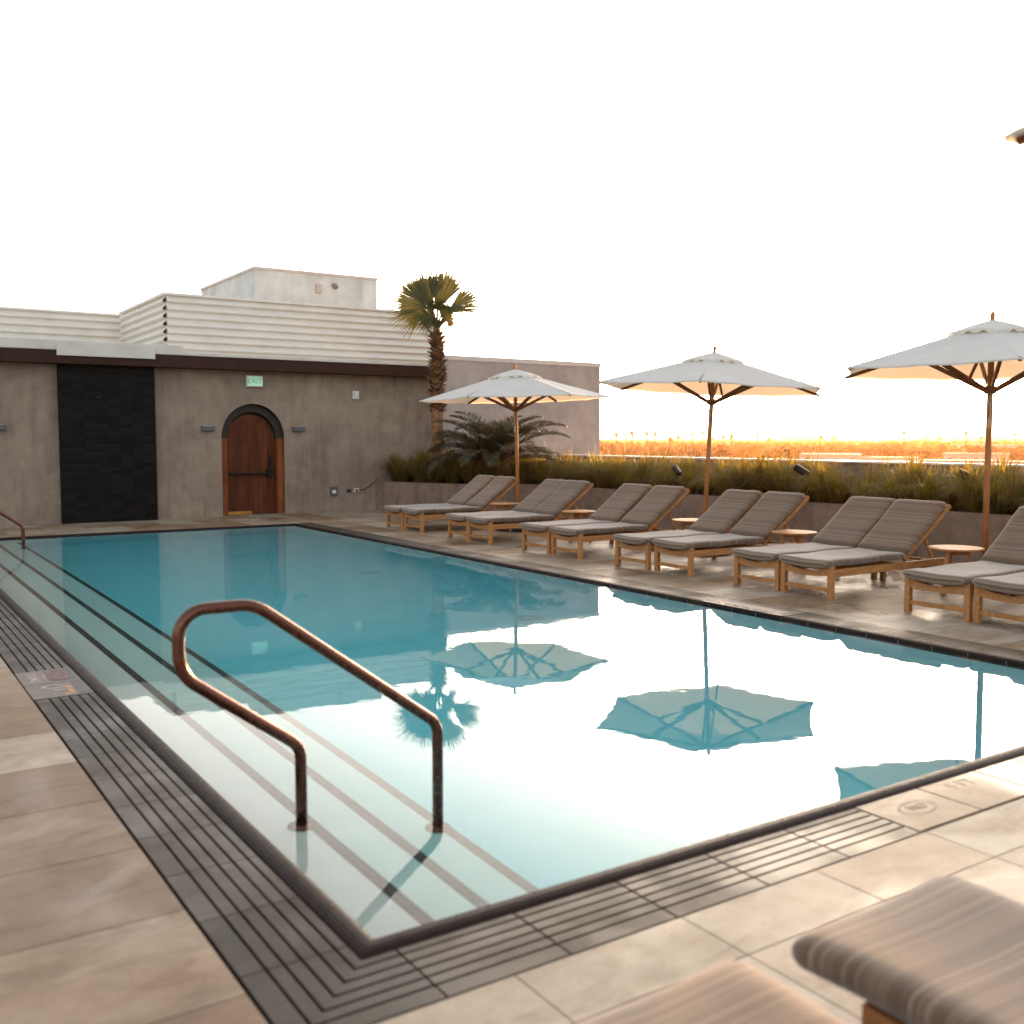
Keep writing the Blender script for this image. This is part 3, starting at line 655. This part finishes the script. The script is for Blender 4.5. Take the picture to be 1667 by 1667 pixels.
# ---------------------------------------------------------------- umbrellas
def make_umbrella(rot,Rr=1.70,zr=2.27,za=2.79):
    r=empty('patio_umbrella'); tag(r,'x','umbrella','white hexagonal patio umbrellas')
    m=MB(); m.lathe([(.40,0),(.40,.05),(.37,.065),(.08,.075),(.045,.10),(.045,.32)],0,0,32); m.build('base',M['black'],r)
    m=MB(); m.tube([(0,0,.1),(0,0,2.72)],.031,16); m.build('pole',M['teak2'],r,smooth=True)
    C6=[(math.cos(R(rot+60*k)),math.sin(R(rot+60*k))) for k in range(6)]
    def zz(f): return za-(za-zr)*(f**1.0)
    m=MB()
    for k in range(6):
        a=Vector(C6[k])*Rr; b=Vector(C6[(k+1)%6])*Rr; P=[]
        N=14; K=12
        for i in range(N+1):
            f=.12+.88*i/N; row=[]
            for j in range(K+1):
                t=j/K; q=a.lerp(b,t); bow=1-.035*4*t*(1-t)*f; sag=-.012*4*t*(1-t)*f
                wr=.006*math.sin(14*t+3*k+5*f)*f*4*t*(1-t)
                row.append((q.x*f*bow,q.y*f*bow,zz(f)+sag+wr))
            P.append(row)
        m.grid(P)
        rim=P[-1]; m.grid([rim,[(p[0]*.998,p[1]*.998,p[2]-.014-.004*math.sin(j*2.1+k)**2) for j,p in enumerate(rim)]])
    m.build('canopy',M['canvas'],r,smooth=True)
    m=MB()
    for k in range(6):
        a=Vector(C6[k])*.47; b=Vector(C6[(k+1)%6])*.47; P=[]
        for i in range(9):
            f=.02+.98*i/8; row=[]
            for j in range(13):
                t=j/12; q=a.lerp(b,t); puff=.030*4*t*(1-t)*f
                row.append((q.x*f,q.y*f,za+.035-.15*f**1.15+puff))
            P.append(row)
        m.grid(P)
        rim=P[-1]; m.grid([rim,[(p[0],p[1],p[2]-.012-.034*abs(math.sin(j*math.pi/4))) for j,p in enumerate(rim)]])
    m.build('vent_cap',M['canvas'],r,smooth=True)
    m=MB(); m.lathe([(.028,za+.0),(.034,za+.03),(.02,za+.045),(.028,za+.075),(.02,za+.105),(.004,za+.13)],0,0,16); m.build('finial',M['teak2'],r,smooth=True)
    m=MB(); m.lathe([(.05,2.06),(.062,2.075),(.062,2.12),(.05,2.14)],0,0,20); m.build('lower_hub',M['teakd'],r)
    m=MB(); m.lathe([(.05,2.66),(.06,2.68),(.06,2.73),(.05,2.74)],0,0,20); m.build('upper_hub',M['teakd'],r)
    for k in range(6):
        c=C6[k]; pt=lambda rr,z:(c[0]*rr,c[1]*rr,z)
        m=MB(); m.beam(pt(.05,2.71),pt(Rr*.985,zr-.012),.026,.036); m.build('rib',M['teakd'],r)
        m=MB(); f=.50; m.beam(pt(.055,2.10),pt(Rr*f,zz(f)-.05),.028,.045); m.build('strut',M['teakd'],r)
    m=MB(); m.tube([(-.035,-.03,2.06),(-.06,-.05,1.95),(-.045,-.035,1.80),(-.06,-.03,1.74)],.006,6); m.tube([(-.03,-.02,2.05),(-.075,-.03,1.98),(-.05,-.03,1.9),(-.03,-.02,1.97)],.005,6); m.lathe([(.008,1.70),(.018,1.72),(.014,1.80),(.006,1.83)],-.055,-.035,10); m.build('pulley_cord',M['offw'],r)
    return r
# rotation: angle of one corner in world space; tilt given in the view plane
view=Vector((math.sin(R(33.42)),math.cos(R(33.42)),0)); right=Vector((math.cos(R(33.42)),-math.sin(R(33.42)),0))
def put(o,x,y,tilt): o.location=(x,y,0); o.rotation_mode='QUATERNION'; o.rotation_quaternion=Matrix.Rotation(R(tilt),4,view).to_quaternion()
ra=-33.42
u=make_umbrella(ra+2,1.665,2.285,2.755); put(u,9.82,14.67,-1.4); u['label']='white umbrella nearest the brown building, beside the palm tree'
u=make_umbrella(ra+13.6,1.66,2.29,2.75); put(u,9.96,10.27,2.6); u['label']='white umbrella in the middle, against open sky, right of the grey block'
u=make_umbrella(ra+13.1,1.665,2.31,2.79); put(u,10.0,6.12,0); u['label']='white umbrella at the right with its pole in front of the grass'
u=make_umbrella(116,1.65,2.25,2.78); put(u,2.83,-.20,0); u['label']='near umbrella of which only one corner shows at the upper right edge'
# ---------------------------------------------------------------- palm tree
def leafgrid(m,pts,widths,nrm,tone):
    P=[]
    for i,(p,w) in enumerate(zip(pts,widths)):
        p=Vector(p); d=(Vector(pts[min(i+1,len(pts)-1)])-Vector(pts[max(i-1,0)])).normalized(); s=d.cross(nrm).normalized()
        P.append([tuple(p-s*w/2),tuple(p+s*w/2)])
    m.grid(P,tone=tone)
PB=Vector((10.91,19.5,.55))
pt=empty('fan_palm',PB); tag(pt,'tall fan palm with shaggy trunk rising from the planter beside the brown wall','palm tree')
H=3.42
m=MB(); prof=[(.16,0),(.145,.4),(.135,1.2),(.14,1.7),(.13,2.6),(.11,3.2),(.07,3.45)]
m.lathe(prof,0,0,20); m.build('trunk',M['trunk'],pt,smooth=True)
m=MB()
for k in range(230):
    z=1.62+1.72*(k/230); t=k*2.399; rr=.14-.03*(z/3.4)+.012
    out=Vector((math.cos(t),math.sin(t),0)); L_=random.uniform(.10,.20)
    up=random.uniform(.1,.75); d=(out*1.0+Vector((0,0,up))).normalized()
    b0=out*(rr-.02)+Vector((0,0,z)); w0=random.uniform(.06,.10)
    tn=random.random()
    n_=(Vector((0,0,1))-d*d.z).normalized()
    a=b0+d*L_*.5+Vector((0,0,.01)); c=b0+d*L_
    leafgrid(m,[b0,a,c],[w0*1.3,w0,w0*.25],n_,tn); leafgrid(m,[b0+Vector((0,0,-.02)),a+Vector((0,0,-.012)),c],[w0*1.3,w0,w0*.25],n_,tn*.7)
m.build('leaf_bases',M['boot'],pt)
def fan(parent,hub,axis,normal,rad,span,mat,nseg=34,join=.62,base=(0,0,H),pw=.03,droop=.04):
    hub=Vector(hub); axis=Vector(axis).normalized(); normal=Vector(normal); normal=(normal-axis*normal.dot(axis)).normalized(); side=axis.cross(normal).normalized()
    m=MB(); base=Vector(base)
    mid=(base+hub)/2+Vector((0,0,.03)); m.tube([base,mid,hub],[pw*.7,pw*.45,pw*.3],6,tone=.9)
    for i in range(nseg):
        t=R(span)*((i+.5)/nseg-.5)+random.uniform(-.01,.01); r_=rad*(1-.16*abs(2*(i+.5)/nseg-1)**2)*random.uniform(.93,1.05)
        d=axis*math.cos(t)+side*math.sin(t); cr=math.sin(i*math.pi)*0
        tw=R(span)/nseg; nn=(normal+side*(.35 if i%2 else -.35)).normalized(); fold=normal*(.012 if i%2 else -.012)
        pts=[];ws=[]
        for f in (0.02,.3,join,.8,1.0):
            p=hub+d*r_*f+normal*(-droop*rad*f*f)+Vector((0,0,-.10*rad*max(0,f-join)**1.5*random.uniform(0,3)))+fold*f
            pts.append(p); ws.append(2*r_*f*math.tan(tw/2)*1.22+.003 if f<=join else 2*r_*join*math.tan(tw/2)*(1.2*(1-f)/(1-join)*.8+.10))
        leafgrid(m,pts,ws,nn,random.uniform(.1,.9))
    return m.build('frond',mat,parent)
vw=view; rt_=right; U3=Vector((0,0,1))
def vdir(deg,depth=0): return rt_*math.cos(R(deg))+U3*math.sin(R(deg))+vw*depth
s_=.0135
def vp(dx,dy,dd=0): # metres on the view plane from the trunk axis, height above base
    return rt_*dx+U3*dy+vw*dd
G=M['frond']; D=M['dryfrond']
HB=(0,0,3.40)
for a_ in (
 (vp(-.05,3.74,-.3),vdir(160,-.5),-vw+U3*.3,.50,170,G,34,.55),(vp(.1,3.74,-.2),vdir(40,-.5),-vw+U3*.3,.42,150,G,30,.55),
 (vp(-.20,3.98,-.10),vdir(146,-.15),-vw+rt_*.1,.86,190,G,46,.60),
 (vp(.02,3.92,.0),vdir(74,-.1),-vw-rt_*.25,1.00,66,G,24,.66),
 (vp(.27,3.92,.08),vdir(28,.1),-vw+U3*.35,.86,72,G,22,.56),
 (vp(-.12,3.98,.12),vdir(116,.1),-vw+rt_*.1,.78,62,G,20,.55),
 (vp(.26,3.86,-.25),vdir(8,-.5),-vw*.6+U3,.50,120,G,24,.5),
 (vp(.02,3.88,-.22),vdir(95,-.9),U3*.8-vw*.5,.42,140,G,26,.5),
 (vp(-.28,3.86,.2),vdir(170,.7),U3-vw*.3,.60,120,G,24,.5),
 (vp(.1,3.92,.3),vdir(60,1.4),U3-vw*.3,.55,130,G,24,.5),
 (vp(-.14,3.76,-.16),vdir(222,-.4),-vw+U3*.5,.46,120,G,22,.45),
 (vp(.24,3.70,.0),vdir(-60,-.1),-vw+rt_*.3,.36,70,D,12,.3),
 (vp(-.10,4.0,.05),vdir(102,.1),-vw+rt_*.8,.80,18,D,5,.3),
 (vp(.17,3.74,.1),vdir(-20,.2),-vw+U3*.6,.34,80,D,12,.3),
 (vp(.34,3.9,.3),vdir(35,.9),-vw+U3*.5,.60,90,G,20,.5)):
    fan(pt,a_[0]-U3*.08,a_[1],a_[2],a_[3]*1.08,*a_[4:],base=HB,pw=.05)
# pinnate date palm
def pinnate(parent,base,az,el,L,mat,n=40,lw=.016,ll=.34):
    base=Vector(base); m=MB(); h=Vector((math.cos(az),math.sin(az),0)); pts=[]; p=Vector(base); a=el
    N=16
    for i in range(N+1):
        pts.append(Vector(p)); p=p+(h*math.cos(a)+U3*math.sin(a))*L/N; a-=R(82)/N*(.5+i/N)
    m.tube(pts,[.014*(1-.8*i/N) for i in range(N+1)],5,tone=.8)
    sid=h.cross(U3)
    for k in range(n):
        f=.14+.86*k/n; i=min(N-1,int(f*N)); q=pts[i].lerp(pts[i+1],f*N-i); d=(pts[i+1]-pts[i]).normalized(); upn=sid.cross(d)*-1
        if upn.z<0: upn=-upn
        l_=ll*(math.sin(math.pi*min(1,f*.86+.14))**.6)*random.uniform(.85,1.1)
        for s in (-1,1):
            dd=(sid*s*.75+d*.75+upn*.28+Vector((random.uniform(-.1,.1),random.uniform(-.1,.1),random.uniform(-.1,.1)))).normalized()
            e1=q+dd*l_*.5+upn*.012; e2=q+dd*l_-U3*.05*random.random()
            leafgrid(m,[q,e1,e2],[lw*.6,lw,lw*.12],(upn+sid*s*-.6).normalized(),random.random())
    return m.build('frond',mat,parent)
dp=empty('date_palm',(11.62,18.3,.58)); tag(dp,'low spreading date palm with arching dark fronds in the planter behind the first umbrella','palm')
m=MB(); m.lathe([(.18,0),(.20,.15),(.17,.34),(.08,.46)],0,0,16); m.build('trunk',M['trunk'],dp)
for k in range(44):
    az=k*2.399; tier=k/44; el=R(80-55*tier+random.uniform(-6,6)); pinnate(dp,(0,0,.38),az,el,random.uniform(1.5,1.95),M['sago'],44,.024,.38)
# ---------------------------------------------------------------- grass hedge
rnd=random.Random(3)
m=MB(); clumps=[]
def front_x(y):
    for (a,b),(c,d) in zip(poly[:-1],poly[1:]):
        if d<=y<=b: return a+(c-a)*(b-y)/(b-d+1e-9)
    return 12.0
y=-1.0
while y<20.3:
    fx=front_x(y)+.30; k=0; x=fx
    while x<min(13.9,fx+1.9):
        if not (18.6>y>18.0 and abs(x-11.62)<.3):
            clumps.append((x+rnd.uniform(-.08,.08),y+rnd.uniform(-.1,.1),k)); 
        x+=.40; k+=1
    y+=.40 if y<17 else .33
for cx,cy,k in clumps:
    near= cy<1.5
    hgt=(.50 if k==0 else .56)*rnd.uniform(.62,1.28)*(1.0+.10*math.sin(cy*1.7)+.06*math.sin(cy*4.1+1))
    nb=(230 if k==0 else 150 if k<3 else 90) if not near else 50
    ct=rnd.uniform(-.28,.22)
    for b in range(nb):
        t=rnd.uniform(0,2*math.pi); 
        if k==0 and rnd.random()<.35: t=math.pi+rnd.uniform(-.9,.9)
        rr=rnd.random()**.6; o=Vector((math.cos(t),math.sin(t),0)); b0=Vector((cx,cy,.58))+o*.07*rr
        L_=hgt*rnd.uniform(.8,1.3)*1.15; lean=rr*rnd.uniform(.35,1.15)
        p1=b0+o*L_*.22*lean+U3*L_*.42; p2=b0+o*L_*.58*lean+U3*L_*(.78-.22*lean); p3=b0+o*L_*1.0*lean+U3*L_*(.98-.72*lean**1.4)
        wv=.0062*rnd.uniform(.6,1.5); s=Vector((-o.y,o.x,0)); tn=min(1,max(0,rnd.gauss(.42+ct,.22)))
        n=len(m.v)
        for p,w_ in ((b0,wv),(p1,wv),(p2,wv*.8)): m.v.append(tuple(p-s*w_)); m.v.append(tuple(p+s*w_))
        m.v.append(tuple(p3))
        for f in ((0,1,3,2),(2,3,5,4),(4,5,6)): m.f.append(tuple(n+i for i in f)); m.t.append(tn); m.uv.append(None)
tag(m.build('fountain_grass',M['grass']),'long hedge of arching green fountain grass filling the planter','grass',kind='stuff')
m=MB()
for i in range(130):
    y=rnd.uniform(3,20); x=front_x(y)+rnd.uniform(.5,1.8); h=rnd.uniform(.65,.98); a=rnd.uniform(-.25,.25); b=rnd.uniform(-.25,.25)
    P=[Vector((x+a*f*f*.8,y+b*f*f*.8,.6+h*f)) for f in (0,.4,.75,.9,1.0)]
    m.tube(P,[.0012,.001,.0014,.0045,.0008],4,tone=rnd.random())
tag(m.build('grass_plumes',M['plume']),'thin pale seed plumes rising above the grass hedge','grass plumes',kind='stuff')
def spot(x,y,z,az,lab):
    o=empty('garden_spotlight',(x,y,z)); tag(o,lab,'spotlight','dark spotlights in the grass')
    d=Vector((math.cos(az),math.sin(az),.55)).normalized()
    m=MB(); m.tube([-d*.13,-d*.11,d*.10,d*.12],[.03,.055,.058,.05],14); m.build('lamp_body',M['dark'],o,smooth=False)
    m=MB(); m.tube([(0,0,.58-z),(0,0,-.05)],.012,8); m.build('stem',M['dark'],o)
spot(12.35,10.6,1.10,R(110),'dark cylindrical spotlight poking from the grass nearest the sun glow')
spot(12.35,7.83,1.09,R(110),'dark cylindrical spotlight poking from the grass just left of the right umbrella pole')
spot(12.3,13.35,1.03,R(70),'dark cylindrical spotlight poking from the grass just left of the middle umbrella pole')
# ---------------------------------------------------------------- far city
GZ=-14
def polar(az,dist,z=0): # az: degrees right of view heading
    t=R(33.42+az); return Vector((math.sin(t)*dist,math.cos(t)*dist,z))
m=MB(); 
for i in range(24):
    t0=2*math.pi*i/24; t1=2*math.pi*(i+1)/24; m.quad([(0,0,GZ),(3900*math.cos(t0),3900*math.sin(t0),GZ),(3900*math.cos(t1),3900*math.sin(t1),GZ)])
st(m.build('city_ground',M['cityground']))
m=MB(); P0=[];P1=[];P2=[]
for i in range(161):
    az=-40+80*i/160; d=3700
    h=14+9*math.exp(-((az-16)/1.6)**2)+7*math.exp(-((az-23)/5)**2)+4*noise.noise(Vector((az*.35,0,0)))+1.5*noise.noise(Vector((az*1.7,3,0)))
    P0.append(polar(az,d-350,GZ)); P1.append(polar(az,d,GZ+max(2,h))); P2.append(polar(az,d+150,GZ))
m.grid([P0,P1,P2]); st(m.build('hills',M['hill'],smooth=True))
ICO=None
def ico():
    global ICO
    if ICO is None:
        bm=bmesh.new(); bmesh.ops.create_icosphere(bm,subdivisions=1,radius=1); ICO=([v.co.copy() for v in bm.verts],[tuple(v.index for v in f.verts) for f in bm.faces]); bm.free()
    return ICO
def blob(m,c,rx,rz,tone,rg):
    V,F=ico(); n=len(m.v); 
    for v in V: s=rg.uniform(.72,1.18); m.v.append((c[0]+v.x*rx*s,c[1]+v.y*rx*s,c[2]+v.z*rz*s))
    for f in F: m.f.append(tuple(n+i for i in f)); m.t.append(min(1,max(0,tone+rg.uniform(-.25,.25)))); m.uv.append(None)
rg=random.Random(11); m=MB()
for i in range(2600):
    az=rg.uniform(-14,38); d=560*math.exp(rg.random()**.8*1.75); h=rg.uniform(5,11.5)*(1.1 if d>1300 else 1); p=polar(az,d,GZ); w_=h*rg.uniform(.42,.85); tn=rg.random()
    for q in range(3):
        blob(m,(p.x+rg.uniform(-.5,.5)*w_,p.y+rg.uniform(-.5,.5)*w_,GZ+h*rg.uniform(.42,.68)),w_*rg.uniform(.5,.85),h*rg.uniform(.28,.42),tn,rg)
tag(m.build('distant_woods',M['fartree']),'hazy belt of trees across the city out to the horizon','woods',kind='stuff')
# individual far palms
def farpalm(i,az,d,h):
    p=polar(az,d,GZ); o=empty('distant_palm',p); 
    tag(o,None,'palm tree','distant palms on the skyline')
    m=MB(); m.tube([(0,0,0),(.3,0,h*.5),(0,0,h-.8)],[.45,.38,.35],6); m.build('trunk',M['trunk'],o)
    m=MB(); r2=random.Random(i)
    for k in range(26):
        t=k*2.4; el=r2.uniform(-.6,1.2); L_=r2.uniform(2.2,3.3); dd=Vector((math.cos(t)*math.cos(el),math.sin(t)*math.cos(el),math.sin(el)))
        a=Vector((0,0,h-.6)); leafgrid(m,[a,a+dd*L_*.6,a+dd*L_-U3*.5],[.5,1.5,.3],U3 if abs(dd.z)<.8 else Vector((1,0,0)),r2.random())
    m.build('crown',M['fartree'],o); return o
spots=[(1003,690),(1028,640),(1052,720),(1066,700),(1091,640),(1103,760),(1114,900),(1127,700),(1143,760),(1176,820),(1190,640),(1207,900),(1232,760),(1250,980),(1335,820),(1356,900),(1470,760),(1505,900),(1528,980),(1571,760),(1596,980),(1650,900),(1018,980),(1080,1050),(1160,1050)]
hs=random.Random(5)
ORD='first second third fourth fifth sixth seventh eighth ninth tenth eleventh twelfth thirteenth fourteenth fifteenth sixteenth seventeenth eighteenth nineteenth twentieth twenty-first twenty-second twenty-third twenty-fourth twenty-fifth twenty-sixth'.split()
spots.sort()
for i,(px,d) in enumerate(spots):
    o=farpalm(i,math.degrees(math.atan((px-833.5)/1651)),d,15.6+hs.uniform(-2,8)*d/1651+.8)
    o['label']='small hazy palm on the distant skyline, %s from the grey block'%ORD[i]
def round_tree(px,d,h,w_,lab,i):
    p=polar(math.degrees(math.atan((px-833.5)/1651)),d,GZ); o=empty('distant_tree',p); tag(o,lab,'tree','larger round trees below the terrace')
    m=MB(); m.tube([(0,0,0),(.1,.1,h*.5)],[.35,.2],8); m.build('trunk',M['trunk'],o)
    m=MB(); r2=random.Random(i)
    for k in range(420):
        v=Vector((r2.gauss(0,1),r2.gauss(0,1),r2.gauss(0,1))).normalized()*(r2.random()**.4); c=Vector((v.x*w_,v.y*w_,h*.6+v.z*h*.38))
        leafgrid(m,[c,c+Vector((r2.uniform(-1,1),r2.uniform(-1,1),r2.uniform(-1,1)))*w_*.16],[w_*.14,w_*.10],Vector((r2.uniform(-1,1),r2.uniform(-1,1),r2.uniform(-1,1))).normalized(),r2.random())
    m.build('crown',M['fartree'],o)
round_tree(1272,190,14.6,2.6,'dark round-crowned tree standing closest, left of the sun glow',1)
round_tree(1128,330,12.6,3.6,'brown rounded tree just left of the middle umbrella pole',2)
round_tree(1170,340,12.8,3.8,'brown rounded tree just right of the middle umbrella pole',3)
round_tree(1083,420,12.2,3.0,'slim rounded tree midway between the grey block and the middle umbrella pole',4)
def house(px,d,w_,h,dp_,lab,zb=None):
    az=math.degrees(math.atan((px-833.5)/1651)); p=polar(az,d,GZ); o=empty('distant_house',p,R(-33.42-az+random.uniform(-8,8))); tag(o,lab,'house','pale flat-roofed houses in the far haze')
    m=MB(); m.box(-w_/2,w_/2,0,dp_,0,h); m.build('wall',M['housew'],o)
    m=MB(); m.box(-w_/2-.4,w_/2+.4,-.4,dp_+.4,h+.01,h+.5); m.build('roof',M['roof'],o)
    n=max(2,int(w_/6))
    for k in range(n):
        x=-w_/2+w_*(k+.5)/n; m=MB(); m.box(x-.9,x+.9,-.06,-.01,h*.4,h*.75); m.build('window',M['window'],o)
for a in ((1290,215,9,8.9,10,'pale low roof just right of the dark round tree'),(1450,420,18,6.0,12,'pale house left of centre below the sun glow'),(1510,400,26,6.6,14,'long pale house right of the sun glow'),(1562,380,24,7.6,14,'pale block directly left of the right umbrella pole'),(1588,560,30,7.6,14,'farther pale block touching the right umbrella pole'),(1630,420,24,6.6,14,'pale house right of the right umbrella pole'),(1640,900,50,9.8,14,'far pale block high in the haze at the right edge'),(1030,420,20,4.9,12,'pink-white house near the grey block'),(1110,450,22,5.2,12,'pink-white house left of the middle umbrella pole')):
    house(*a)
for i,px in enumerate(sorted(hs.uniform(985,1660) for _ in range(16))):
    d_=hs.uniform(520,1500); house(px,d_,hs.uniform(14,34),hs.uniform(3.5,6.5)+d_*.0022,12,'small pale building among the distant trees, %s from the grey block'%ORD[i])
for o in bpy.data.objects:
    if str(o.get('label')).startswith('small pale building among'): o['group']='small buildings among the distant trees'
# ---------------------------------------------------------------- haze
m=MB(); m.box(-1500,4300,-1500,4300,GZ-1,62); o=m.build('haze',M['whitepl'])
hm=bpy.data.materials.new('haze_air'); hm.use_nodes=True; ht=hm.node_tree; ht.nodes.remove(ht.nodes['Principled BSDF'])
pv=ht.nodes.new('ShaderNodeVolumePrincipled'); pv.inputs['Color'].default_value=(1,.50,.22,1); pv.inputs['Density'].default_value=6.2e-5; pv.inputs['Anisotropy'].default_value=.68
ht.links.new(pv.outputs[0],ht.nodes['Material Output'].inputs['Volume']); o.data.materials.clear(); o.data.materials.append(hm); tag(o,'thin warm evening haze over the city','haze',kind='stuff')
